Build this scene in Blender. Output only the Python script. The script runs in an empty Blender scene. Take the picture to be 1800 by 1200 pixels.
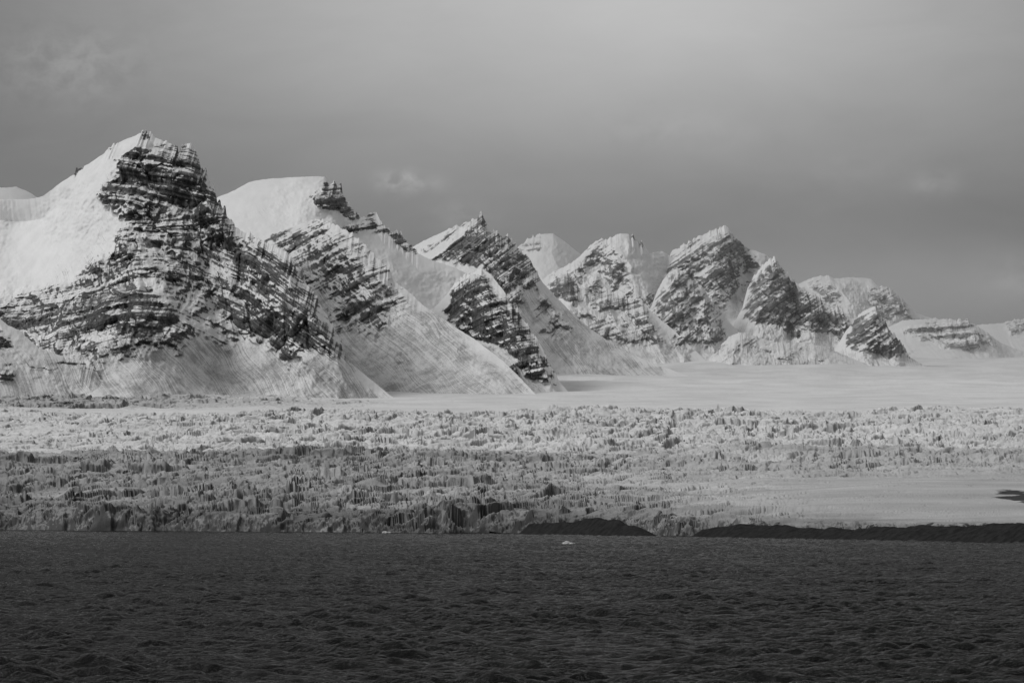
import bpy, math, numpy as np
from mathutils import Vector
F = 5682.0      # telephoto resection constant (pixels per unit tangent) used to turn bearings into metres
CAMH = 15.0
HOR = 905.0
f32 = np.float32
scene = bpy.context.scene
rng = np.random.RandomState(7)

# ------------------------------------------------------------------ noise
_perms = {}
def _perm(seed):
    if seed not in _perms:
        r = np.random.RandomState(seed)
        p = r.permutation(256)
        ang = r.rand(256) * 2 * np.pi
        _perms[seed] = (np.concatenate([p, p]).astype(np.int32), np.cos(ang).astype(f32), np.sin(ang).astype(f32))
    return _perms[seed]
def perlin(x, y, seed=0):
    p, gx, gy = _perm(seed)
    xf = np.floor(x); yf = np.floor(y)
    xi = xf.astype(np.int32) & 255; yi = yf.astype(np.int32) & 255
    dx = (x - xf).astype(f32); dy = (y - yf).astype(f32)
    u = dx*dx*dx*(dx*(dx*6-15)+10); v = dy*dy*dy*(dy*(dy*6-15)+10)
    x1 = (xi+1) & 255; y1 = (yi+1) & 255
    def g(a, b, ddx, ddy):
        h = p[p[a] + b]
        return gx[h]*ddx + gy[h]*ddy
    n00 = g(xi, yi, dx, dy); n10 = g(x1, yi, dx-1, dy)
    n01 = g(xi, y1, dx, dy-1); n11 = g(x1, y1, dx-1, dy-1)
    a = n00 + u*(n10-n00); b = n01 + u*(n11-n01)
    return (a + v*(b-a)) * 1.5
def fbm(x, y, octv=4, seed=0, gain=0.5):
    s = 0; a = 1.0; fr = 1.0
    for o in range(octv):
        s = s + a*perlin(x*fr+13.7*o, y*fr+7.1*o, seed+o); a *= gain; fr *= 2.03
    return s
def ridged(x, y, octv=4, seed=0, gain=0.5):
    s = 0; a = 1.0; fr = 1.0
    for o in range(octv):
        n = 1-np.abs(perlin(x*fr+13.7*o, y*fr+7.1*o, seed+o))*1.6
        s = s + a*n; a *= gain; fr *= 2.03
    return s
def worley(x, y, seed=0):
    r = np.random.RandomState(seed)
    N = 128
    ox = r.rand(N, N).astype(f32); oy = r.rand(N, N).astype(f32)
    rnd = r.rand(N, N, 3).astype(f32)
    xi = np.floor(x).astype(np.int32); yi = np.floor(y).astype(np.int32)
    F1 = np.full(x.shape, 9, f32); F2 = np.full(x.shape, 9, f32)
    R = np.zeros(x.shape+(3,), f32); CX = np.zeros(x.shape, f32); CY = np.zeros(x.shape, f32)
    for i in (-1, 0, 1):
        for j in (-1, 0, 1):
            a = xi+i; b = yi+j; am = a % N; bm = b % N
            ddx = (a+ox[am, bm]-x).astype(f32); ddy = (b+oy[am, bm]-y).astype(f32)
            d = np.sqrt(ddx*ddx+ddy*ddy)
            m = d < F1
            F2 = np.where(m, F1, np.minimum(F2, d))
            R[m] = rnd[am, bm][m]; CX = np.where(m, ddx, CX); CY = np.where(m, ddy, CY)
            F1 = np.where(m, d, F1)
    return F1, F2, R, CX, CY
def sstep(a, b, x):
    t = np.clip((x-a)/(b-a), 0, 1); return t*t*(3-2*t)

# ------------------------------------------------------------------ mesh
def grid_object(name, X, Y, Z, attrs, mat, flip=False):
    nr, nc = X.shape
    ox, oy, oz = float(X.mean()), float(Y.mean()), float(Z.min())
    co = np.empty((nr*nc, 3), f32)
    co[:, 0] = (X-ox).ravel(); co[:, 1] = (Y-oy).ravel(); co[:, 2] = (Z-oz).ravel()
    idx = np.arange(nr*nc, dtype=np.int32).reshape(nr, nc)
    a = idx[:-1, :-1].ravel(); b = idx[:-1, 1:].ravel(); c = idx[1:, 1:].ravel(); d = idx[1:, :-1].ravel()
    q = np.stack([a, d, c, b] if flip else [a, b, c, d], 1).ravel()
    me = bpy.data.meshes.new(name)
    n = len(a)
    me.vertices.add(nr*nc); me.vertices.foreach_set("co", co.ravel())
    me.loops.add(n*4); me.loops.foreach_set("vertex_index", q)
    me.polygons.add(n)
    me.polygons.foreach_set("loop_start", np.arange(0, n*4, 4, dtype=np.int32))
    me.polygons.foreach_set("loop_total", np.full(n, 4, np.int32))
    me.polygons.foreach_set("use_smooth", np.ones(n, bool))
    me.update(calc_edges=True)
    for k, v in attrs.items():
        at = me.attributes.new(k, 'FLOAT', 'POINT'); at.data.foreach_set("value", v.astype(f32).ravel())
    me.materials.append(mat)
    ob = bpy.data.objects.new(name, me); ob.location = (ox, oy, oz)
    scene.collection.objects.link(ob)
    return ob

# ------------------------------------------------------------------ node helpers
class NT:
    def __init__(s, tree): s.t = tree; s.n = tree.nodes; s.l = tree.links
    def new(s, typ, **kw):
        n = s.n.new(typ)
        for k, v in kw.items(): setattr(n, k, v)
        return n
    def put(s, sock, v):
        if hasattr(v, 'is_output'): s.l.new(v, sock)
        else: sock.default_value = v
    def m(s, op, a, b=0.0, c=None, clamp=False):
        n = s.new('ShaderNodeMath', operation=op, use_clamp=clamp)
        s.put(n.inputs[0], a); s.put(n.inputs[1], b)
        if c is not None: s.put(n.inputs[2], c)
        return n.outputs[0]
    def add(s, a, b): return s.m('ADD', a, b)
    def mul(s, a, b): return s.m('MULTIPLY', a, b)
    def sub(s, a, b): return s.m('SUBTRACT', a, b)
    def comb(s, x, y, z):
        n = s.new('ShaderNodeCombineXYZ')
        s.put(n.inputs[0], x); s.put(n.inputs[1], y); s.put(n.inputs[2], z); return n.outputs[0]
    def noise(s, vec, scale=1.0, detail=4.0, rough=0.55, dist=0.0):
        n = s.new('ShaderNodeTexNoise'); s.put(n.inputs['Vector'], vec)
        n.inputs['Scale'].default_value = scale; n.inputs['Detail'].default_value = detail
        n.inputs['Roughness'].default_value = rough; n.inputs['Distortion'].default_value = dist
        return n.outputs['Fac']
    def smooth(s, x, a, b, lo=0.0, hi=1.0):
        n = s.new('ShaderNodeMapRange', interpolation_type='SMOOTHSTEP')
        s.put(n.inputs['Value'], x); s.put(n.inputs['From Min'], a); s.put(n.inputs['From Max'], b)
        s.put(n.inputs['To Min'], lo); s.put(n.inputs['To Max'], hi); return n.outputs[0]
    def attr(s, name): return s.new('ShaderNodeAttribute', attribute_name=name).outputs['Fac']
    def mixf(s, f, a, b):
        n = s.new('ShaderNodeMix', data_type='FLOAT'); s.put(n.inputs[0], f); s.put(n.inputs[2], a); s.put(n.inputs[3], b)
        return n.outputs[0]
def new_mat(name):
    m = bpy.data.materials.new(name); m.use_nodes = True
    t = NT(m.node_tree); bs = m.node_tree.nodes['Principled BSDF']
    return m, t, bs

def mountain_mat(name, rock_lo, rock_hi, snow, k=1.0, soft=0.0):
    m, t, bs = new_mat(name)
    geo = t.new('ShaderNodeNewGeometry')
    sp = t.new('ShaderNodeSeparateXYZ'); t.l.new(geo.outputs['Position'], sp.inputs[0])
    sn = t.new('ShaderNodeSeparateXYZ'); t.l.new(geo.outputs['Normal'], sn.inputs[0])
    x, y, z = sp.outputs; nz = sn.outputs[2]
    rock = t.attr('rock'); strat = t.attr('strat'); flow = t.attr('flow'); scree = t.attr('scree')
    n1 = t.noise(t.comb(t.mul(strat, 1/14/k), t.mul(x, 1/500), t.mul(z, 1/500)), 1, 3, .55, 0)
    n3 = t.noise(t.comb(t.mul(strat, 1/4.6/k), t.mul(x, 1/240), t.mul(z, 1/240)), 1, 2, .6)
    n2 = t.noise(geo.outputs['Position'], 1/13/k, 7, .72)
    nl = t.noise(geo.outputs['Position'], 1/50, 4, .6)
    ng = t.noise(t.comb(t.mul(x, 1/13/k), t.mul(z, 1/70), t.mul(strat, 1/120)), 1, 5, .62)
    s = t.add(rock, t.mul(t.sub(n1, .5), 1.5))
    s = t.add(s, t.mul(t.sub(n3, .5), 1.4))
    s = t.add(s, t.mul(t.sub(n2, .5), 1.5))
    s = t.add(s, t.mul(t.sub(nl, .5), .9))
    s = t.add(s, t.mul(t.sub(ng, .5), 1.2))
    s = t.add(s, t.mul(t.sub(.56, nz), .75))
    mask = t.mul(t.smooth(s, .34-soft, .70+soft), t.smooth(rock, .02, .22))
    n4 = t.noise(t.comb(t.mul(flow, 1/3.4), t.mul(z, 1/170), 0), 1, 3, .65)
    n5 = t.noise(geo.outputs['Position'], 1/4, 5, .8)
    s2 = t.add(t.add(scree, t.mul(t.sub(n4, .5), 1.3)), t.add(t.mul(t.sub(n5, .5), 1.2), t.mul(t.sub(nl, .5), 1.5)))
    m2 = t.mul(t.mul(t.smooth(s2, .28, .98), .66), t.smooth(scree, .02, .2))
    mk = t.m('MAXIMUM', mask, m2)
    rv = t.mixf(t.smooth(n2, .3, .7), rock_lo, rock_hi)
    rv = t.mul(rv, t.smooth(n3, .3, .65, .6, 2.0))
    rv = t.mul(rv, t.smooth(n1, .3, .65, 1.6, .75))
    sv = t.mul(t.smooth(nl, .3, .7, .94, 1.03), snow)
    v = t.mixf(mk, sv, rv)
    t.l.new(t.comb(v, v, v), bs.inputs['Base Color'])
    bs.inputs['Roughness'].default_value = .85
    bs.inputs['Specular IOR Level'].default_value = .15
    bp = t.new('ShaderNodeBump'); bp.inputs['Strength'].default_value = .6; bp.inputs['Distance'].default_value = 6.0*k
    h = t.add(t.mul(t.add(t.add(n3, n2), t.mul(ng, .8)), t.mixf(mask, .01, 1.0)), t.mul(n4, t.mul(scree, .05)))
    t.l.new(h, bp.inputs['Height']); t.l.new(bp.outputs[0], bs.inputs['Normal'])
    return m

# ------------------------------------------------------------------ glacier surface elevation (metres) along a bearing
def shore_D(px):
    w = np.interp(px, [-600, 0, 900, 1200, 1800, 2400], [927, 931, 937.5, 943.5, 955, 965])
    return CAMH*F/(w-HOR)
GD = np.array([1400, 1800, 2100, 2400, 2800, 3100, 3400, 3700, 4200, 4600, 4900, 5500, 6000, 6600, 7300, 8300, 9500, 11000, 14000.])
GL = np.array([960, 960, 955, 940, 920, 904, 888, 866, 828, 802, 790, 752, 731, 706, 690, 668, 646, 630, 620.])
GM = np.array([960, 945, 930, 906, 891, 876, 863, 848, 822, 800, 788, 752, 731, 706, 690, 668, 646, 630, 620.])
GR = np.array([940, 926, 910, 889, 862, 849, 843, 839, 824, 802, 787, 752, 731, 709, 693, 671, 650, 634, 622.])
def glacier_z(px, D):
    l = np.interp(D, GD, GL); m_ = np.interp(D, GD, GM); r = np.interp(D, GD, GR)
    t = np.clip(px, 0, 1800)
    v = np.where(t < 900, l+(m_-l)*t/900, m_+(r-m_)*(t-900)/900)
    return CAMH+(HOR-v)*D/F

# ------------------------------------------------------------------ mountains
def seg_dist(x, z, pts):
    d = np.full(x.shape, 1e9, f32)
    for (ax, az), (bx, bz) in zip(pts[:-1], pts[1:]):
        ex, ez = bx-ax, bz-az; L = ex*ex+ez*ez+1e-6
        t = np.clip(((x-ax)*ex+(z-az)*ez)/L, 0, 1)
        dd = np.hypot(x-ax-t*ex, z-az-t*ez); d = np.minimum(d, dd)
    return d
def poly_mask(x, z, pts, soft):
    pts2 = pts+[pts[0]]
    ins = np.zeros(x.shape, bool)
    for (ax, az), (bx, bz) in zip(pts2[:-1], pts2[1:]):
        if az == bz: continue
        c = ((az > z) != (bz > z)) & (x < (bx-ax)*(z-az)/(bz-az)+ax)
        ins ^= c
    d = seg_dist(x, z, pts2)
    return np.clip(.5+np.where(ins, d, -d)/(2*soft), 0, 1)

def mountain(label, sky, dist, zbot, rocks, ridges, scree, bed, mat, shear=0.7, seed=1, k1=.9, k2=.0008, res=1.15, gully=1.0, bed2=None, jag=1.0, apron=170, fanh=165, facet=1.0, calm0=.05):
    sky = np.array(sky, float)
    dp = np.array([d[0] for d in dist], float); dv = np.array([d[1] for d in dist], float)
    p = np.linspace(sky[0, 0], sky[-1, 0], int((sky[-1, 0]-sky[0, 0])*res))
    Dp = np.interp(p, dp, dv)
    xs = (p-900)*Dp/F
    pyv = np.interp(p, sky[:, 0], sky[:, 1])
    zt = CAMH+(HOR-pyv)*Dp/F
    mpp = Dp.mean()/F
    dx = (xs[-1]-xs[0])/len(xs)
    def gs(v, sig):
        n = int(3*sig/dx)+1; k = np.exp(-.5*(np.arange(-n, n+1)*dx/sig)**2); k /= k.sum()
        return np.convolve(np.pad(v, n, 'edge'), k, 'valid')
    zs = gs(zt, 50.0)
    Ds = gs(Dp, 80.0)
    def survey(px, py):
        D = float(np.interp(px, p, Ds))
        for _ in range(8):
            x = (px-900)*D/F; z = CAMH+(HOR-py)*D/F
            d = np.interp(x, xs, zs)-z
            Dn = np.interp(x, xs, Ds)-(k1*d+k2*max(d, 0)**2)
            D = .5*D+.5*float(Dn)
        return (x, z)
    rowsN = int((max(zt)-zbot)/mpp*res)
    t = np.linspace(0, 1, rowsN)[:, None]
    X = np.repeat(xs[None, :], rowsN, 0)
    wx = lambda X, Z: X+fbm(X/70, Z/70, 4, seed+40, .6)*18
    wz = lambda X, Z: Z+fbm(X/70+50, Z/70, 4, seed+50, .6)*14
    polys = [([survey(*q) for q in pl], dn, sf*mpp) for pl, dn, sf in rocks]
    def rockd(X, Z):
        a, b = wx(X, Z), wz(X, Z); r = np.zeros(X.shape, f32)
        for pl, dn, sf in polys:
            mk = poly_mask(a, b, pl, sf*1.4)
            r = r*(1-mk)+dn*mk if dn < .12 else np.maximum(r, dn*mk)
        return r
    rt = rockd(xs[None, :], (zt-8)[None, :])[0]
    rj = np.clip(rt, .05, .75)*jag*mpp/1.4
    sx_ = xs/(mpp/1.4)
    saw = (np.abs(((sx_/19+perlin(sx_/40, xs*0, seed+5)*1.2) % 1)-.35)*2-.6)
    zt = zt+(ridged(sx_/20, xs*0, 4, seed+3, .6)-1.35)*17*rj+saw*11*rj+perlin(xs/55, xs*0, seed+4)*2
    zt = np.maximum(zt, zbot+3)
    Z = zt[None, :]+(zbot-zt[None, :])*t
    rock = rockd(X, Z)
    d = zs[None, :]-Z
    dtop = zt[None, :]-Z
    crest = .2+.8*np.clip(dtop/50, 0, 1)
    Y = Ds[None, :]-(k1*d+k2*np.maximum(d, 0)**2)
    b = [survey(*q) for q in bed]; bx = [q[0] for q in b]; bz = [q[1] for q in b]
    def ext(xq, bx, bz):
        v = np.interp(xq, bx, bz)
        v = np.where(xq < bx[0], bz[0]+(xq-bx[0])*(bz[1]-bz[0])/(bx[1]-bx[0]), v)
        return np.where(xq > bx[-1], bz[-1]+(xq-bx[-1])*(bz[-1]-bz[-2])/(bx[-1]-bx[-2]), v)
    S = Z-ext(X, bx, bz)
    if bed2:
        zc, soft, bb = bed2
        b = [survey(*q) for q in bb]; S2 = Z-ext(X, [q[0] for q in b], [q[1] for q in b])
        zc = survey(300, zc)[1]
        w = sstep(zc-soft, zc+soft, Z); S = S*(1-w)+S2*w
    S = S+fbm(X/320, Z/320, 2, seed+9)*6+perlin(X/60, Z/80, seed+12)*.9
    # small faults offset the beds from buttress to buttress
    disp = np.zeros(X.shape, f32)
    a, bq = wx(X, Z), wz(X, Z)
    for pl, amt, w in ridges:
        q = [survey(*c) for c in pl]
        dd = seg_dist(a, bq, q)
        e = np.clip(1-dd/w, 0, 1)
        disp += 1.3*amt*(e**1.1 if amt > 0 else e*e*(3-2*e))
    depth = np.clip(d/150, .0, 1)
    Xf = X+shear*.35*Z
    g = ridged(Xf/100+fbm(X/200, Z/200, 3, seed+20)*.7, Z/300, 4, seed+21, .55)-1.2
    calm = np.clip(rock*1.7+calm0, 0, 1)
    disp += g*30*calm*depth*gully
    # buttresses: angular blocks parted by sharp gullies
    w1 = fbm(X/110, Z/110, 3, seed+26)*.45; w2 = fbm(X/110+7, Z/110, 3, seed+29)*.45
    F1, F2, R, cx, cy = worley(Xf/105+w1, Z/190+w2, seed+31)
    disp += facet*calm*np.clip(d/80, 0, 1)*(46*np.clip(F2-F1, 0, .8)+34*cx*(R[..., 0]-.5)+28*cy*(R[..., 1]-.5))
    S = S+(R[..., 2]-.5)*9
    F1, F2, R, cx, cy = worley(Xf/40+w1*2, Z/62+w2*2, seed+32)
    disp += facet*calm*np.clip(d/40, 0, 1)*(15*np.clip(F2-F1, 0, .8)+9*(R[..., 2]-.5)*(1-F1)+9*cx*(R[..., 0]-.5))
    g2 = ridged(Xf/24+perlin(X/60, Z/60, seed+24)*.5, Z/90, 3, seed+25)-1.1
    disp += g2*6*calm*np.clip(d/40, 0, 1)*gully
    disp += fbm(X/240, Z/240, 2, seed+30)*(8+16*calm)*np.clip(d/120, 0, 1)
    disp *= crest
    led = perlin(S/46, X/1500, seed+60)*16+perlin(S/17, X/1200, seed+61)*10+perlin(S/7.5, X/600, seed+62)*3
    disp += led*np.clip(rock*1.35, 0, 1)*np.clip(.3+dtop/40, 0, 1)
    disp += fbm(X/16, Z/16, 3, seed+70)*2.4*np.clip(rock*1.5, .012, 1)
    fan = np.clip((zbot+fanh-Z)/fanh, 0, 1)
    disp += fan**2.2*apron*(.9+.16*ridged(Xf/210, Z/900, 1, seed+95))
    fl = X+shear*Z
    rib = ridged(fl/60+fbm(X/150, Z/200, 2, seed+97)*.7, Z/500, 3, seed+98, .55)-1
    disp += rib*2.4*np.clip(d/200, 0, 1)*(1-np.clip(rock*3, 0, 1))
    Y = Y-disp
    sc = np.zeros(X.shape, f32)
    for pl, dn, sf in scree:
        sc = np.maximum(sc, dn*poly_mask(a, bq, [survey(*c) for c in pl], sf*mpp))
    flow = fl+fbm(X/120, Z/120, 2, seed+80)*15
    nb = 24
    tb = (np.linspace(1, 0, nb+1)[:-1]**1.4)[:, None]
    drop = (zt-zbot)[None, :]*tb
    Xb = np.repeat(xs[None, :], nb, 0)
    Zb = zt[None, :]-drop+fbm(Xb/120, drop/120, 3, seed+90)*14*np.clip(drop/60, 0, 1)
    Yb = Y[0][None, :]+drop*1.5
    A = lambda back, front: np.concatenate([back, front], 0)
    o = np.zeros((nb, len(xs)))
    ob = grid_object("mountain", A(Xb, X), A(Yb, Y), A(Zb, Z),
        dict(rock=A(o+rock[0][None, :]*.7, rock), strat=A(o+S[0][None, :]-drop, S), flow=A(Xb, flow), scree=A(o, sc)), mat, flip=True)
    ob["kind"] = "structure"; ob["label"] = label; ob["category"] = "mountain"
    return ob

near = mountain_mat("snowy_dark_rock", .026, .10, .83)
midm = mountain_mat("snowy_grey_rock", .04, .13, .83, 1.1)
farm = mountain_mat("hazed_snowy_rock", .06, .17, .84, 1.3, .02)  # rock lightened for distance: aerial haze painted into its colour
vfar = mountain_mat("far_hazed_snowy_rock", .16, .27, .82, 1.5, .06)  # paler still, the farthest haze put into the rock colour

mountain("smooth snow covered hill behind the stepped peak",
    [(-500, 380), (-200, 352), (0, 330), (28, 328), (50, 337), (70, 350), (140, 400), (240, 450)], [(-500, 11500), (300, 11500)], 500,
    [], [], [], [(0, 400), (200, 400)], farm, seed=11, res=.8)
mountain("stepped rock peak with snow bowl and layered dark cliffs",
    [(-500, 420), (-300, 385), (-150, 360), (0, 352), (60, 349), (74, 345), (84, 337), (100, 324), (126, 306), (130, 297), (156, 288), (170, 278), (184, 270), (190, 261), (216, 248), (240, 239), (252, 230), (266, 234),
     (275, 245), (300, 252), (318, 268), (323, 256), (330, 254), (337, 253), (342, 266), (349, 275), (355, 298), (363, 300), (368, 322), (377, 326), (385, 357), (398, 366), (402, 384), (410, 386), (417, 403), (440, 412),
     (470, 430), (503, 441), (519, 465), (530, 492), (545, 505), (560, 530), (580, 565), (600, 602), (612, 635), (640, 657), (680, 690), (720, 720)],
    [(-500, 8300), (0, 8150), (130, 7900), (255, 7800), (345, 7720), (415, 7600), (520, 7300), (600, 7080), (720, 6950)], 200,
    [([(0, 515), (100, 495), (190, 440), (238, 395), (175, 342), (215, 325), (245, 345), (300, 365), (415, 400), (505, 442), (530, 492), (600, 600), (614, 638), (560, 625), (500, 628), (440, 598), (400, 610), (360, 580), (320, 622), (250, 608), (180, 655), (100, 625), (40, 592), (-200, 575), (-200, 530)], .50, 8),
     ([(212, 292), (255, 262), (300, 255), (350, 262), (386, 350), (418, 402), (340, 392), (300, 367), (240, 347), (180, 345), (212, 322)], .72, 3),
     ([(-100, 545), (90, 528), (240, 500), (330, 545), (330, 590), (250, 600), (150, 590), (60, 585), (-100, 568)], .82, 7),
     ([(390, 425), (500, 442), (530, 490), (500, 505), (440, 480), (400, 450)], .86, 6),
     ([(490, 510), (545, 505), (600, 600), (612, 635), (560, 618), (520, 600)], .76, 6),
     ([(240, 400), (300, 380), (350, 400), (360, 440), (300, 470), (250, 450)], .60, 8),
     ([(190, 330), (240, 350), (420, 405), (400, 412), (300, 385), (190, 345)], .30, 8),
     ([(245, 236), (268, 232), (276, 246), (262, 250)], .9, 2), ([(126, 305), (132, 294), (155, 287), (150, 300)], .8, 2),
     ([(183, 270), (190, 261), (215, 248), (205, 262)], .6, 2)],
    [([(252, 235), (214, 300), (185, 342), (235, 365), (245, 430), (300, 520), (330, 590)], 75, 200),
     ([(345, 262), (390, 380), (430, 420), (470, 520), (520, 600), (560, 650)], 55, 150),
     ([(505, 445), (545, 520), (590, 600), (620, 650)], 60, 130),
     ([(300, 380), (360, 480), (400, 600), (450, 690)], -50, 130),
     ([(430, 450), (470, 560), (500, 650)], -35, 70),
     ([(30, 420), (110, 460), (120, 480)], -90, 300),
     ([(-100, 560), (130, 560), (330, 590)], 45, 90)],
    [([(-100, 585), (100, 610), (330, 590), (420, 600), (600, 620), (700, 720), (-100, 720)], .62, 14),
     ([(180, 300), (220, 300), (190, 420), (150, 470), (60, 510), (80, 470), (150, 420)], .28, 20)],
    [(-100, 560), (100, 520), (240, 482), (330, 484), (440, 530), (620, 660)], near, shear=.8, seed=21, gully=.9, facet=1.0,
    bed2=(400, 60, [(150, 335), (250, 345), (415, 378)]), apron=130)
mountain("low snowy spur with dark rock steps at its foot",
    [(-500, 520), (-200, 548), (0, 560), (14, 572), (35, 582), (70, 612), (120, 628), (165, 645), (180, 668), (240, 692), (300, 720)], [(-500, 7100), (300, 6900)], 200,
    [([(-60, 575), (10, 575), (22, 605), (0, 610), (-60, 610)], .85, 4), ([(60, 640), (170, 645), (178, 662), (120, 655)], .7, 4), ([(-80, 645), (30, 650), (20, 668), (-80, 670)], .6, 5)],
    [([(0, 560), (90, 620), (200, 690)], 25, 60)], [([(-300, 560), (120, 620), (300, 720), (-300, 720)], .58, 20)],
    [(-100, 600), (100, 620)], near, seed=31, res=1.3, apron=60)

mountain("broad snow dome with a rocky notched shoulder",
    [(280, 420), (330, 380), (385, 345), (412, 335), (438, 319), (480, 313), (530, 311), (570, 310), (579, 320), (599, 325), (603, 340), (612, 358), (620, 370), (630, 379), (643, 385), (650, 373), (661, 372), (669, 390), (686, 406), (706, 409), (716, 426), (736, 446), (760, 458), (800, 470), (840, 490), (870, 540), (900, 620), (930, 700), (960, 760)],
    [(280, 8900), (600, 8700), (960, 8500)], 230,
    [([(550, 350), (580, 321), (600, 325), (614, 360), (632, 382), (600, 378), (562, 362)], .80, 3),
     ([(605, 402), (650, 370), (668, 388), (694, 408), (690, 416), (640, 404), (612, 412)], .62, 3),
     ([(684, 407), (712, 410), (742, 447), (718, 446), (696, 432)], .75, 3)],
    [([(570, 310), (560, 350), (600, 400), (700, 480)], 45, 130), ([(640, 430), (720, 500), (800, 560)], -50, 200)],
    [([(400, 360), (520, 340), (480, 400), (400, 410)], .22, 20)],
    [(400, 400), (600, 350), (800, 300)], midm, seed=41, k1=1.3)
mountain("banded rock shoulder above a long streaked scree slope",
    [(380, 440), (430, 425), (460, 418), (492, 407), (540, 388), (560, 385), (592, 396), (622, 412), (655, 445), (684, 474), (692, 494), (715, 510), (742, 535), (790, 568), (840, 600), (885, 635), (910, 660), (940, 692), (980, 720)],
    [(380, 8300), (560, 8000), (700, 7700), (980, 7150)], 210,
    [([(440, 424), (492, 408), (560, 386), (622, 412), (684, 472), (690, 492), (640, 520), (600, 545), (540, 500)], .42, 8),
     ([(560, 545), (620, 520), (690, 490), (745, 540), (720, 560), (660, 580), (590, 590)], .42, 8),
     ([(610, 500), (650, 465), (688, 474), (690, 492), (640, 515)], .54, 4)],
    [([(560, 385), (600, 440), (680, 560), (740, 680)], 35, 140), ([(690, 490), (760, 570), (860, 670)], 30, 90), ([(520, 420), (600, 560), (680, 690)], -40, 110)],
    [([(500, 430), (640, 520), (742, 535), (910, 660), (980, 720), (600, 720), (480, 500)], .62, 14)],
    [(440, 470), (560, 420), (700, 350)], midm, shear=1.0, seed=51, gully=.7, facet=.6)

mountain("leaning craggy peak with tilted rock layers",
    [(640, 500), (700, 450), (732, 430), (762, 415), (800, 398), (830, 388), (840, 380), (845, 374), (849, 376), (854, 392), (862, 403), (880, 416), (893, 414), (904, 424), (914, 440), (934, 458), (944, 480), (953, 496), (975, 520), (1000, 545), (1040, 580), (1090, 612), (1150, 640), (1220, 665), (1300, 700)],
    [(640, 9400), (850, 9200), (950, 9100), (1300, 8800)], 280,
    [([(765, 455), (800, 420), (830, 390), (848, 378), (860, 400), (905, 424), (940, 462), (952, 494), (915, 515), (880, 500), (850, 465), (810, 462)], .60, 4),
     ([(780, 440), (830, 400), (850, 420), (820, 450)], .76, 3),
     ([(735, 440), (800, 398), (830, 390), (790, 430)], .3, 3),
     ([(850, 465), (900, 500), (915, 540), (870, 560)], .55, 5), ([(940, 500), (990, 545), (1000, 600), (950, 590)], .32, 8)],
    [([(848, 380), (870, 440), (900, 500), (930, 600)], 60, 130), ([(800, 400), (790, 450), (760, 500)], 20, 80), ([(950, 495), (1000, 590), (1040, 650)], 30, 80), ([(900, 440), (960, 580)], -20, 60)],
    [([(900, 500), (953, 496), (1150, 640), (1220, 690), (900, 690)], .56, 14)],
    [(740, 470), (850, 385), (960, 300)], midm, shear=.8, seed=61, apron=300, fanh=200, calm0=.12)
mountain("dark wedge of layered rock standing at the glacier edge",
    [(700, 600), (745, 560), (775, 530), (800, 500), (822, 482), (845, 474), (862, 482), (880, 505), (900, 530), (915, 555), (935, 580), (950, 605), (965, 635), (975, 655), (985, 672), (1010, 700)],
    [(700, 8100), (850, 7900), (1010, 7350)], 220,
    [([(772, 548), (822, 484), (850, 476), (880, 505), (940, 590), (976, 655), (976, 670), (930, 655), (880, 610), (830, 588)], .68, 4),
     ([(876, 660), (905, 646), (924, 688), (888, 696)], 1.1, 3)],
    [([(848, 476), (870, 530), (920, 620), (970, 670)], 45, 90), ([(822, 484), (850, 570), (900, 640), (905, 690)], 35, 70), ([(880, 660), (912, 690)], 45, 34)],
    [([(745, 560), (830, 590), (880, 612), (960, 672), (985, 700), (740, 700)], .56, 8)],
    [(780, 540), (830, 505), (900, 480), (1000, 450)], near, shear=1.0, seed=71, res=1.4, apron=20)

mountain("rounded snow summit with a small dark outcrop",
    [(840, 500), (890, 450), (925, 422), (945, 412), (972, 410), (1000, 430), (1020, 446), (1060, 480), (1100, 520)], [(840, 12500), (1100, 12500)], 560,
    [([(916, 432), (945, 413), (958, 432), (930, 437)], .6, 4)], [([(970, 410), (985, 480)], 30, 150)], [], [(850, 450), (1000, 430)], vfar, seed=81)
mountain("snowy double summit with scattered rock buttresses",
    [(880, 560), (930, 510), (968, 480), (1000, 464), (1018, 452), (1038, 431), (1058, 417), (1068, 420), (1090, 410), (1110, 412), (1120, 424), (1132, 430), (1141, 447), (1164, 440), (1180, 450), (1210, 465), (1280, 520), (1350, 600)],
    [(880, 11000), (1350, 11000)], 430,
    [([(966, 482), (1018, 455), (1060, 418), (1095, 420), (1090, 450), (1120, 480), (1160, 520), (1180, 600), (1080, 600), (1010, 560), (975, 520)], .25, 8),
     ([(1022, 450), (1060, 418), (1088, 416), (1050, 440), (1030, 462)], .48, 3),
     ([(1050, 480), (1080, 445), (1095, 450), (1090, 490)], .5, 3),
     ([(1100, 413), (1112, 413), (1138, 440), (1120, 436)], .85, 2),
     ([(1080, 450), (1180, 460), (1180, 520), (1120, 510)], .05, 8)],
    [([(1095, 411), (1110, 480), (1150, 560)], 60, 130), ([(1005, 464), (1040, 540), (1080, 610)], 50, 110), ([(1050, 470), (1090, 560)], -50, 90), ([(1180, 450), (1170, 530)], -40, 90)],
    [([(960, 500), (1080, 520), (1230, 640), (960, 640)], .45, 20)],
    [(960, 560), (1060, 500), (1160, 430)], farm, seed=91, apron=250, fanh=220, calm0=.15)
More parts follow.
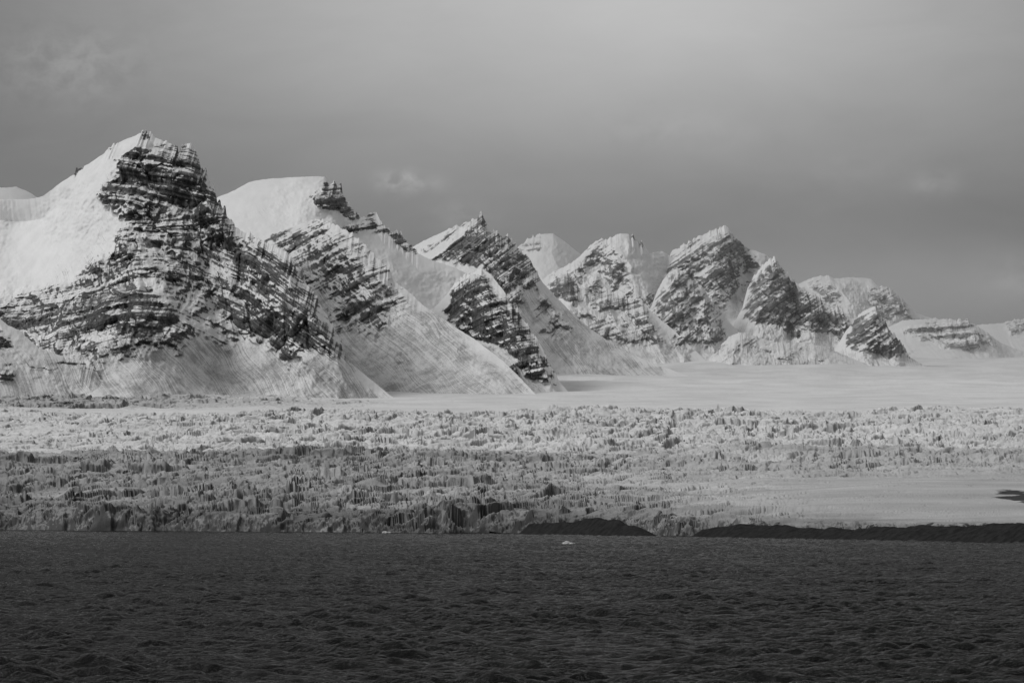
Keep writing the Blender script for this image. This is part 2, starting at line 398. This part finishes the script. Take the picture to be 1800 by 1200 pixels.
mountain("broken rocky foothill between snow slopes",
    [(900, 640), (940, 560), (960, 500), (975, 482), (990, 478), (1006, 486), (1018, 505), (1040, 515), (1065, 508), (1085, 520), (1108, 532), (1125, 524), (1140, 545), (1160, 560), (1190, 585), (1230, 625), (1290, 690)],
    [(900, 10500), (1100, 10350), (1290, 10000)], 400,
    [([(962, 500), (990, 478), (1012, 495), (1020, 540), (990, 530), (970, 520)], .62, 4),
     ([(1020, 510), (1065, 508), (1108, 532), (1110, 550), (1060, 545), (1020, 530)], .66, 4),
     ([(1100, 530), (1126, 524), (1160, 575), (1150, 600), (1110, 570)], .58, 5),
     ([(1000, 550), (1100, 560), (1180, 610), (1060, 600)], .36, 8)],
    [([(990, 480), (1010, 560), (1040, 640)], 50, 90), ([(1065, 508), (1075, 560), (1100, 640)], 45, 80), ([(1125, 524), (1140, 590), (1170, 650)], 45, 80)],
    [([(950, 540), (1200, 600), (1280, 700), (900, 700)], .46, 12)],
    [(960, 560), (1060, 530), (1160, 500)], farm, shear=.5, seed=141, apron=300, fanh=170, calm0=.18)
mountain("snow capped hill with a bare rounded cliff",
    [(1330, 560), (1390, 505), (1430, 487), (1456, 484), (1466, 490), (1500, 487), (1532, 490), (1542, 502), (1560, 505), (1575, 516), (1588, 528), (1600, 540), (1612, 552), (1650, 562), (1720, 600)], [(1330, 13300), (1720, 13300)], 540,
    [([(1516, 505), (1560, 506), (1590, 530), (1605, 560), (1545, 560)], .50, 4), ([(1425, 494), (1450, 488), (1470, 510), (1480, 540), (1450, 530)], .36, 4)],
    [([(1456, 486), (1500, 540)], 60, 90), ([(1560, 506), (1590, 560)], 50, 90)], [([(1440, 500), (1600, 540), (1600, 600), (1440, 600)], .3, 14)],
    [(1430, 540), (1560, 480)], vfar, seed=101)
mountain("tall pointed peak of tilted rock dusted with snow",
    [(1040, 660), (1085, 605), (1120, 560), (1150, 500), (1172, 462), (1182, 441), (1200, 431), (1230, 415), (1258, 402), (1275, 397), (1288, 410), (1308, 432), (1325, 440), (1345, 447), (1368, 462), (1400, 498), (1440, 525), (1490, 556), (1540, 600), (1580, 650), (1620, 700)],
    [(1040, 10900), (1275, 11100), (1620, 10900)], 400,
    [([(1184, 440), (1275, 400), (1308, 434), (1300, 500), (1262, 545), (1240, 600), (1190, 610), (1140, 590), (1130, 560), (1160, 500)], .50, 6),
     ([(1190, 440), (1275, 402), (1290, 440), (1240, 470), (1200, 470)], .58, 4),
     ([(1290, 430), (1345, 452), (1500, 560), (1300, 540)], .32, 6),
     ([(1150, 560), (1330, 570), (1500, 610), (1480, 635), (1150, 625)], .30, 8)],
    [([(1275, 400), (1250, 480), (1230, 600)], 70, 100), ([(1310, 436), (1300, 520)], -60, 80), ([(1215, 425), (1200, 480), (1150, 560)], 45, 50), ([(1335, 450), (1325, 520)], 35, 40)],
    [([(1300, 440), (1345, 455), (1310, 560), (1260, 560)], .3, 8)],
    [(1150, 500), (1275, 415), (1500, 260)], farm, shear=-.4, seed=111, apron=350, fanh=190, calm0=.12, jag=1.2)
mountain("pale triangular rock slab leaning against the peak",
    [(1080, 650), (1110, 610), (1135, 565), (1150, 525), (1165, 492), (1180, 474), (1192, 470), (1210, 486), (1232, 500), (1250, 528), (1262, 540), (1280, 565), (1300, 585), (1330, 610), (1380, 650), (1420, 690)],
    [(1080, 10500), (1420, 10350)], 400,
    [([(1140, 570), (1180, 476), (1195, 472), (1260, 540), (1285, 600), (1200, 615), (1130, 600)], .44, 6),
     ([(1196, 474), (1232, 500), (1262, 542), (1230, 545)], .55, 4)],
    [([(1188, 470), (1180, 540), (1190, 640)], 70, 70), ([(1236, 502), (1240, 570), (1250, 640)], 45, 50)],
    [([(1100, 600), (1320, 600), (1340, 690), (1080, 690)], .46, 12)],
    [(1130, 560), (1200, 500), (1300, 420)], farm, shear=-.3, seed=161, apron=300, fanh=170, calm0=.2)
mountain("ridge of steep grey slabs stepping down to the snow",
    [(1240, 680), (1270, 615), (1290, 570), (1305, 540), (1315, 505), (1330, 478), (1348, 458), (1361, 452), (1376, 472), (1400, 502), (1412, 518), (1424, 514),
     (1440, 524), (1456, 543), (1470, 537), (1494, 557), (1508, 562), (1530, 575), (1560, 610), (1600, 660), (1630, 690)],
    [(1240, 10600), (1400, 10500), (1630, 10200)], 400,
    [([(1305, 545), (1340, 465), (1364, 456), (1420, 518), (1480, 540), (1540, 600), (1500, 605), (1450, 590), (1400, 588), (1300, 560)], .58, 5),
     ([(1345, 462), (1365, 458), (1385, 500), (1350, 560), (1325, 545)], .70, 4),
     ([(1400, 510), (1430, 518), (1460, 580), (1420, 575)], .70, 4), ([(1462, 540), (1480, 545), (1500, 585), (1475, 590)], .68, 4)],
    [([(1361, 454), (1345, 520), (1320, 600)], 70, 70), ([(1424, 515), (1430, 600)], 55, 55), ([(1472, 538), (1480, 610)], 45, 40), ([(1400, 505), (1395, 590)], -40, 40)],
    [([(1260, 570), (1560, 600), (1600, 690), (1240, 690)], .46, 12)],
    [(1300, 520), (1361, 470), (1500, 380)], farm, shear=-.2, seed=171, apron=300, fanh=170, calm0=.15, jag=1.2)
mountain("dark jagged slab ending in a point over the snow",
    [(1430, 670), (1460, 625), (1485, 585), (1505, 560), (1518, 546), (1538, 537), (1548, 552), (1556, 560), (1568, 584), (1583, 600), (1592, 616), (1602, 630), (1640, 655), (1690, 690)],
    [(1430, 10200), (1690, 9900)], 400,
    [([(1485, 605), (1510, 560), (1538, 540), (1560, 565), (1602, 632), (1560, 625), (1520, 612)], .66, 3)],
    [([(1534, 539), (1528, 590), (1510, 640)], 50, 50), ([(1556, 562), (1570, 630)], 35, 35)],
    [([(1450, 610), (1640, 630), (1690, 690), (1450, 690)], .46, 10)],
    [(1480, 600), (1540, 560), (1620, 500)], farm, shear=-.2, seed=181, apron=260, fanh=130, calm0=.15)
mountain("gullied snow foothill below the tilted slabs",
    [(1180, 690), (1225, 650), (1258, 615), (1282, 592), (1300, 584), (1325, 590), (1350, 598), (1380, 604), (1410, 602), (1436, 606), (1462, 616), (1490, 628), (1530, 644), (1580, 662), (1640, 690)],
    [(1180, 10000), (1640, 9900)], 400,
    [([(1250, 615), (1300, 585), (1360, 600), (1460, 620), (1530, 650), (1250, 645)], .36, 6)],
    [([(1300, 584), (1290, 620), (1280, 660)], 35, 60), ([(1380, 604), (1375, 650)], 25, 50), ([(1436, 606), (1445, 650)], 25, 50)],
    [([(1180, 560), (1640, 600), (1640, 700), (1180, 700)], .44, 12)],
    [(1180, 640), (1300, 560), (1500, 420)], farm, shear=-.2, seed=151, apron=260, fanh=140, calm0=.25)
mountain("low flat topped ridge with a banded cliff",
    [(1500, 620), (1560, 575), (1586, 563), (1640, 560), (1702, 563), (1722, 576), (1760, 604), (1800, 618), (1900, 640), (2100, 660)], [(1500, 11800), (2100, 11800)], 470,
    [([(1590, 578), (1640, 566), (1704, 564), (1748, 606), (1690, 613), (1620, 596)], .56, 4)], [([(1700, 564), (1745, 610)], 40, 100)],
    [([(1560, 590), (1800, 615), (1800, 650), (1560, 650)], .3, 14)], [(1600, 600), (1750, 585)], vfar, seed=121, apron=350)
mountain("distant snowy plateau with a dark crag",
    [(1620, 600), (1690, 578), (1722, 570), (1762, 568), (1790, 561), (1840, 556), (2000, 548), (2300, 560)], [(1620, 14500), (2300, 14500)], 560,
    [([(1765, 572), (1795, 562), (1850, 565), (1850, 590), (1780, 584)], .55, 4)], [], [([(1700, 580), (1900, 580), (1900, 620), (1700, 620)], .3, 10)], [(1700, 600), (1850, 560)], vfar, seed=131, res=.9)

# ------------------------------------------------------------------ glacier
def ice_mat():
    m, t, bs = new_mat("crevassed_snow_and_ice")
    geo = t.new('ShaderNodeNewGeometry')
    sn = t.new('ShaderNodeSeparateXYZ'); t.l.new(geo.outputs['Normal'], sn.inputs[0])
    nz = sn.outputs[2]; dirt_shade = t.attr('dirt_shade'); hi = t.attr('low'); gr = t.attr('gravel'); rough = t.attr('rough')
    P = geo.outputs['Position']
    n = t.noise(P, 1/9, 6, .65); nb = t.noise(P, 1/120, 3, .55)
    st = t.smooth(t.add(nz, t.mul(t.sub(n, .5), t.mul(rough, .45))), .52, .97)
    snow = t.mixf(dirt_shade, .83, .33); ice = t.mixf(dirt_shade, .29, .09)
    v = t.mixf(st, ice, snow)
    v = t.mul(v, t.smooth(nb, .3, .7, .88, 1.04))
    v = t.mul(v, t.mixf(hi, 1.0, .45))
    gm = t.smooth(t.add(gr, t.mul(t.sub(n, .5), 1.2)), .45, .6)
    v = t.mixf(gm, v, .04)
    t.l.new(t.comb(v, v, v), bs.inputs['Base Color'])
    bs.inputs['Roughness'].default_value = .7; bs.inputs['Specular IOR Level'].default_value = .2
    bp = t.new('ShaderNodeBump'); bp.inputs['Strength'].default_value = .6; bp.inputs['Distance'].default_value = 3.0
    t.l.new(t.mul(n, t.add(rough, .08)), bp.inputs['Height']); t.l.new(bp.outputs[0], bs.inputs['Normal'])
    return m
nc = 1400
pxc = np.linspace(-200, 2000, nc)
pxc = np.concatenate([[-9000, -4000, -1500, -700, -350], pxc, [2200, 2600, 3300, 5800, 10800]])
D0 = shore_D(pxc)+np.interp(pxc, [880, 1000, 1180, 1800], [0, 110, 60, 120])
D0 = D0+fbm(pxc/130, pxc*0, 3, 300, .5)*60+fbm(pxc/30, pxc*0, 2, 310)*8
D1 = 7400.0
near_r = np.linspace(0, 1, 50)**1.2*120
r2 = np.linspace(0, 1, 920)[1:]
P2 = np.repeat(pxc[None, :], len(near_r)+len(r2), 0)
Dn = D0[None, :]+near_r[:, None]
Dr2 = Dn[-1][None, :]+(D1-Dn[-1])[None, :]*r2[:, None]
far = np.linspace(0, 1, 130)[1:]
Df = D1+(16000-D1)*(far**1.3)[:, None]+0*pxc[None, :]
D = np.concatenate([Dn, Dr2, Df], 0)
P2 = np.concatenate([P2, np.repeat(pxc[None, :], len(far), 0)], 0)
X = (P2-900)*D/F
base = glacier_z(P2, D)
tin = (D-D0[None, :])
PW = P2+fbm(X/350, D/350, 3, 301)*170
n305 = fbm(X/620, D/300, 3, 305)
DW = D+n305*280
gapw = np.interp(PW, [0, 500, 900, 1300], [.8, .4, 0, 0])
beltA = sstep(4600+100*gapw, 4800+220*gapw, DW)*(1-sstep(5950, 6320, DW))
ampA = np.interp(PW, [0, 250, 500, 1500, 1800], [3.4, 4.8, 6.2, 6.6, 5.4])
beltB = 1-sstep(4620-60*gapw, 4800-60*gapw, DW)
ampB = np.interp(PW, [0, 700, 1000, 1200, 1450, 1800], [5.2, 5.2, 4.0, 2.6, .4, .25])
ampB = np.where(PW > 900, np.maximum(ampB*.8, 4.8*sstep(3450, 4600, DW)**1.3), ampB)
beltC = sstep(6300, 6420, D+n305*60)*(1-sstep(7150, 7400, D))
ampC = np.interp(PW, [0, 250, 450, 700], [6, 5, 3, .3])
amp = np.maximum(np.maximum(beltA*ampA, beltB*ampB), np.maximum(beltC*ampC, .25))
amp = np.where(D > D1, .25, amp)
wA = sstep(4500, 5000, D)
warpx = fbm(X/80, D/80, 3, 415); warpy = fbm(X/80+9, D/80, 3, 418)
def block(sx, sy, seed, wob):
    F1, F2, R, cx, cy = worley(X/sx+warpx*wob, D/sy+warpy*wob, seed)
    e = F2-F1
    top = (R[..., 0]-.5)*.7+cx*(R[..., 1]-.5)*2.8+cy*(R[..., 2]+.3)*2.2+.8*np.clip(e, 0, .5)
    return top-.3*(1-sstep(0, .2, e))
hn = block(25, 28, 400, .9)+.32*block(11, 13, 420, .5)
hf = block(40, 44, 430, .9)+.32*block(17, 20, 440, .5)
rg = ridged(X/90+D/200+warpx*.6, D/48+warpy*.6, 3, 450, .5)-1.25
h = (hn*(1-wA)+hf*wA)*.85+rg*1.5
band = fbm(X/420+D/500, D/95, 3, 441)
brk = sstep(-.55, .35, band+.12)
h = h*(.42+.66*brk)
Zg = base+h*amp+(fbm(X/420, D/170+X/900, 3, 452))*12*np.clip(amp/4, .1, 1)
sw = X*.0012+fbm(X/500, D/400, 2, 465)*.6
flowl = ridged(X/260, D/75+sw*3, 3, 460)-1.2
Zg += flowl*5*sstep(800, 1100, P2)*(1-.9*sstep(1300, 1550, P2)*(1-sstep(3300, 3900, D)))*beltB
Zg += 7*np.exp(-((P2-1560)/260)**2)*np.exp(-((D-2850)/450)**2)
Zg += (ridged(X/500+D/700, D/260-X/900, 2, 468)-1)*2.2*sstep(1250, 1450, P2)*(1-sstep(3500, 3900, D))*sstep(50, 300, tin)
Zg += fbm(X/700, D/600, 4, 466)*sstep(7000, 8400, D)*14
wid = np.interp(P2, [0, 900, 1100], [48, 48, 60])*(1+.75*fbm(X/70, D/200, 3, 470))
wid = np.maximum(wid, 10)
edge = np.clip(tin/wid, 0, 1)**.7
Zt_ = np.maximum(Zg, 2.5)
Zg = np.where(tin < wid*1.02, -3+(Zt_+3)*edge+fbm(X/8, D/14+Zt_/4, 4, 475, .6)*4.0*edge*(1-edge)*4, np.maximum(Zg, 1.5))
dirt_shade = np.clip(beltB*np.interp(PW, [0, 900, 1300, 1800], [.84, .66, .46, .58])+beltC*ampC/9+beltA*.02, 0, 1)
dirt_shade = np.clip(dirt_shade+fbm(X/240, D/100, 4, 480)*np.interp(P2, [1100, 1400], [.32, .16])*np.clip(beltA*.6+beltB, 0, 1)+.4*np.exp(-tin/250), 0, 1)  # besides dirt, lobe shading painted into the ice tone, darker toward shore
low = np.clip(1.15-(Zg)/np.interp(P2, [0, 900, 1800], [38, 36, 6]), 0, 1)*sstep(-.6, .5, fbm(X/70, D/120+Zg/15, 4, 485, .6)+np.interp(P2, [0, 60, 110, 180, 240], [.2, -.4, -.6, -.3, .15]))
gravel = np.clip(sstep(1715, 1800, P2+fbm(X/60, D/60, 3, 490)*60)*np.exp(-((D-2550-(1800-P2)*3)/160)**2)*1.0+
     .62*beltC*np.interp(P2, [0, 200, 420], [.9, .8, 0])*sstep(-.1, .5, fbm(X/120, D/70, 4, 495))
     +sstep(900, 1000, P2)*np.exp(-tin/110)*sstep(-.3, .6, fbm(X/60, D/25, 4, 497))*.9, 0, 1)
rough = np.clip(amp/3.5, 0, 1)
gl = grid_object("glacier", X, D, Zg, dict(dirt_shade=dirt_shade, low=low, gravel=gravel, rough=rough), ice_mat())
gl["kind"] = "structure"; gl["label"] = "wide crevassed tidewater glacier with jagged ice blocks"; gl["category"] = "glacier"

# ------------------------------------------------------------------ dark moraine shore
def moraine_mat():
    m, t, bs = new_mat("wet_dark_gravel")
    geo = t.new('ShaderNodeNewGeometry')
    n = t.noise(geo.outputs['Position'], 1/5, 6, .65)
    v = t.mixf(t.smooth(n, .35, .65), .012, .028)
    t.l.new(t.comb(v, v, v), bs.inputs['Base Color']); bs.inputs['Roughness'].default_value = .9
    bs.inputs['Specular IOR Level'].default_value = .1
    bp = t.new('ShaderNodeBump'); bp.inputs['Distance'].default_value = .8; bp.inputs['Strength'].default_value = .4
    t.l.new(n, bp.inputs['Height']); t.l.new(bp.outputs[0], bs.inputs['Normal'])
    return m
pm = np.linspace(860, 2500, 900)
tt = np.linspace(0, 1, 90)
PM, TM = np.meshgrid(pm, tt)
DM = shore_D(PM)-25+TM*230
XM = (PM-900)*DM/F
topy = np.interp(pm, [860, 905, 930, 1000, 1050, 1090, 1140, 1160, 1215, 1235, 1300, 1400, 1500, 1560, 1650, 1740, 1800, 2000, 2500],
                 [960, 940, 922, 917, 910, 914, 935, 946, 945, 933, 921, 926, 930, 927, 925, 922, 918, 908, 900])
mz = CAMH+(HOR-topy)*(shore_D(pm)+45)/F
prof = np.interp(TM, [0, .1, .3, .45, 1], [-.3, .03, 1, .9, -.4])
ZM = -1+(mz[None, :]+1)*prof+fbm(XM/35, DM/35, 5, 500, .6)*1.5*np.clip(TM*5, 0, 1)
mo = grid_object("shore", XM, DM, ZM, {}, moraine_mat())
mo["kind"] = "structure"; mo["label"] = "dark gravel moraine along the water at the glacier foot"; mo["category"] = "shore"

# ------------------------------------------------------------------ sea
def sea_mat():
    m, t, bs = new_mat("dark_choppy_water")
    t.n.remove(bs)
    out = [n for n in t.n if n.type == 'OUTPUT_MATERIAL'][0]
    geo = t.new('ShaderNodeNewGeometry')
    n = t.noise(geo.outputs['Position'], 2.4, 4, .65, .3)
    n2 = t.noise(geo.outputs['Position'], .45, 5, .65, .4)
    bp = t.new('ShaderNodeBump'); bp.inputs['Strength'].default_value = 1.0; bp.inputs['Distance'].default_value = .6
    t.l.new(t.add(t.mul(n, .22), n2), bp.inputs['Height'])
    df = t.new('ShaderNodeBsdfDiffuse'); df.inputs['Color'].default_value = (.004, .004, .004, 1)
    gs_ = t.new('ShaderNodeBsdfGlossy'); gs_.inputs['Color'].default_value = (.50, .50, .50, 1); gs_.inputs['Roughness'].default_value = .08
    fr = t.new('ShaderNodeFresnel'); fr.inputs['IOR'].default_value = 1.33
    mx = t.new('ShaderNodeMixShader')
    for q in (df, gs_, fr): t.l.new(bp.outputs[0], q.inputs['Normal'])
    t.l.new(fr.outputs[0], mx.inputs[0]); t.l.new(df.outputs[0], mx.inputs[1]); t.l.new(gs_.outputs[0], mx.inputs[2])
    t.l.new(mx.outputs[0], out.inputs['Surface'])
    return m
ps = np.concatenate([[-60000, -20000, -8000, -2500, -900], np.linspace(-250, 2050, 1000), [2700, 4300, 9800, 21800, 61800]])
dl = [150.0]
while dl[-1] < 4300: dl.append(dl[-1]+(.24 if dl[-1] > 240 else 1.5)*(dl[-1]/250)**1.27)
dl = np.array(dl); sp = np.gradient(dl)
PS, DS = np.meshgrid(ps, dl); SP = sp[:, None].astype(f32)
XS = ((PS-900)*DS/F).astype(f32); DS = DS.astype(f32)
ZS = np.zeros(XS.shape, f32)
XW = XS+fbm(XS/21, DS/21, 2, 600)*2.0; DWW = DS+fbm(XS/17, DS/17, 2, 610)*2.0
for i in range(54):
    lam = .9*(7.5/.9)**(rng.rand())
    if i > 47: lam = 9+rng.rand()*9
    th = rng.normal(0.3, .5)
    k = 2*np.pi/lam; A_ = .0150*lam**1.0
    if lam > 8.5: A_ = .055
    att = np.clip(1.8-1.5*SP/lam, 0, 1)
    ph = k*(math.sin(th)*XW+math.cos(th)*DWW)+rng.rand()*6.28
    s = np.sin(ph)
    ZS += A_*att*(s+.15*s*s)
grp = np.clip(.9+.6*fbm(XS/30, DS/60, 3, 620), .4, 1.8)
ZS *= grp.astype(f32)
sea = grid_object("sea", XS, DS, ZS, {}, sea_mat())
sea["kind"] = "structure"; sea["label"] = "dark wind ruffled fjord water"; sea["category"] = "sea"

# ------------------------------------------------------------------ drifting ice pieces
import bmesh
def ice_chunk(px, py, w, hgt, seed, label):
    D = CAMH*F/(py-HOR); x = (px-900)*D/F
    bm = bmesh.new(); bmesh.ops.create_icosphere(bm, subdivisions=4, radius=1)
    r = np.random.RandomState(seed); o = r.rand()*50
    for v in bm.verts:
        c = v.co
        q = np.array([c.x*1.7+o]), np.array([c.y*1.7+c.z*1.3+o])
        s = 1+.45*float(fbm(q[0], q[1], 3, 700+seed)[0])
        c.x *= w/2*s; c.y *= w/3*s; c.z = c.z*hgt*s*(1.0 if c.x < 0 else .6)
    me = bpy.data.meshes.new("ice_floe"); bm.to_mesh(me); bm.free()
    m = bpy.data.materials.get("floating_ice")
    if not m:
        m, t, bs = new_mat("floating_ice")
        geo = t.new('ShaderNodeNewGeometry'); n = t.noise(geo.outputs['Position'], 1.2, 5)
        v = t.smooth(n, .3, .7, .5, .8); t.l.new(t.comb(v, v, v), bs.inputs['Base Color']); bs.inputs['Roughness'].default_value = .5
    me.materials.append(m)
    ob = bpy.data.objects.new("ice_floe", me); ob.location = (x, D, .5); scene.collection.objects.link(ob)
    ob["label"] = label; ob["category"] = "ice"; ob["group"] = "drifting pieces of glacier ice"
ice_chunk(1000, 958, 6.5, 1.5, 1, "small jagged white ice floe drifting on dark water")
ice_chunk(680, 937, 7.0, 1.4, 2, "low pale ice floe floating near the ice cliff")

# ------------------------------------------------------------------ thin haze lying over the far valley
mh = bpy.data.materials.new("thin_haze"); mh.use_nodes = True
nt = mh.node_tree; nt.nodes.clear()
out = nt.nodes.new('ShaderNodeOutputMaterial'); vs = nt.nodes.new('ShaderNodeVolumeScatter')
vs.inputs['Color'].default_value = (1, 1, 1, 1); vs.inputs['Density'].default_value = 7.5e-5; vs.inputs['Anisotropy'].default_value = .2
nt.links.new(vs.outputs[0], out.inputs['Volume'])
bm = bmesh.new(); bmesh.ops.create_cube(bm, size=1)
for v in bm.verts:
    v.co.x *= 14000; v.co.y = 8300 if v.co.y < 0 else 17500; v.co.z = -20 if v.co.z < 0 else 1150
me = bpy.data.meshes.new("mist"); bm.to_mesh(me); bm.free(); me.materials.append(mh)
ob = bpy.data.objects.new("mist", me); scene.collection.objects.link(ob)
ob["kind"] = "structure"; ob["label"] = "thin pale haze over the far snow valley"; ob["category"] = "haze"

# ------------------------------------------------------------------ sky + light
w = bpy.data.worlds.new("World"); scene.world = w; w.use_nodes = True
t = NT(w.node_tree); bg = w.node_tree.nodes['Background']
to_sun = Vector((-.72, -.20, .60)).normalized()
el = math.asin(to_sun.z); az = math.atan2(to_sun.x, to_sun.y)
sk = t.new('ShaderNodeTexSky', sky_type='NISHITA'); sk.sun_disc = False
sk.sun_elevation = el; sk.sun_rotation = az
bw = t.new('ShaderNodeRGBToBW'); t.l.new(sk.outputs[0], bw.inputs[0])
tc = t.new('ShaderNodeTexCoord'); sx = t.new('ShaderNodeSeparateXYZ'); t.l.new(tc.outputs['Generated'], sx.inputs[0])
dx, dy, dz = sx.outputs
yy = t.m('MAXIMUM', t.m('ABSOLUTE', dy), .08)
A = t.m('DIVIDE', dx, yy); E = t.m('DIVIDE', dz, yy)
def blob(px, py, sa, se, amp, nz=None):
    a = t.m('DIVIDE', t.sub(A, (px-900)/F), sa/F); e = t.m('DIVIDE', t.sub(E, (HOR-py)/F), se/F)
    q = t.add(t.mul(a, a), t.mul(e, e))
    g = t.m('EXPONENT', t.mul(q, -.5))
    g = t.mul(g, amp)
    return t.mul(g, nz) if nz is not None else g
cv = t.comb(t.mul(A, 14), t.mul(E, 38), 0)
cn = t.noise(cv, 1, 6, .6, .5)
cf = t.noise(t.comb(t.mul(A, 120), t.mul(E, 150), 3), 1, 7, .62, .3)
wis = t.smooth(cf, .28, .68)
val = t.add(.150, blob(1150, -60, 580, 255, .37))
val = t.add(val, blob(1650, 520, 380, 60, .13))
val = t.add(val, blob(1450, 400, 380, 50, -.022))
val = t.add(val, blob(500, 60, 420, 180, .05))
val = t.add(val, t.mul(t.sub(cn, .5), .10))
for b_ in [(692, 320, 20, 15, .17), (722, 318, 26, 11, .12), (760, 326, 26, 9, .06), (810, 380, 45, 18, .07), (120, 115, 90, 45, .08), (1640, 322, 30, 16, .09), (1180, 230, 90, 22, .04), (1500, 300, 60, 20, .03), (1780, 490, 40, 30, .08)]:
    val = t.add(val, blob(*b_, wis))
hi = t.smooth(E, .15, .6)
val = t.mixf(hi, val, t.add(.30, t.mul(t.sub(cn, .5), .15)))
val = t.mul(val, t.smooth(dz, -.1, 0.0, .3, 1.0))
val = t.add(t.mul(val, 9.3), t.mul(bw.outputs[0], .05))
t.l.new(t.comb(val, val, val), bg.inputs['Color']); bg.inputs['Strength'].default_value = .1
sl = bpy.data.lights.new("sun", 'SUN'); sl.energy = 1.5; sl.angle = math.radians(28); sl.color = (1, 1, 1)
so = bpy.data.objects.new("sun", sl); so.rotation_euler = (-to_sun).to_track_quat('-Z', 'Y').to_euler(); so.location = (0, 0, 500)
scene.collection.objects.link(so)

# ------------------------------------------------------------------ camera
cam = bpy.data.cameras.new("camera"); cam.sensor_width = 36; cam.lens = 36*F/1800
cam.shift_y = (HOR-600)/1800; cam.clip_start = 1; cam.clip_end = 60000
co = bpy.data.objects.new("camera", cam); co.location = (0, 0, CAMH); co.rotation_euler = (math.radians(90), 0, 0)
scene.collection.objects.link(co); scene.camera = co
scene.view_settings.view_transform = 'Standard'; scene.view_settings.look = 'None'; scene.view_settings.exposure = 0
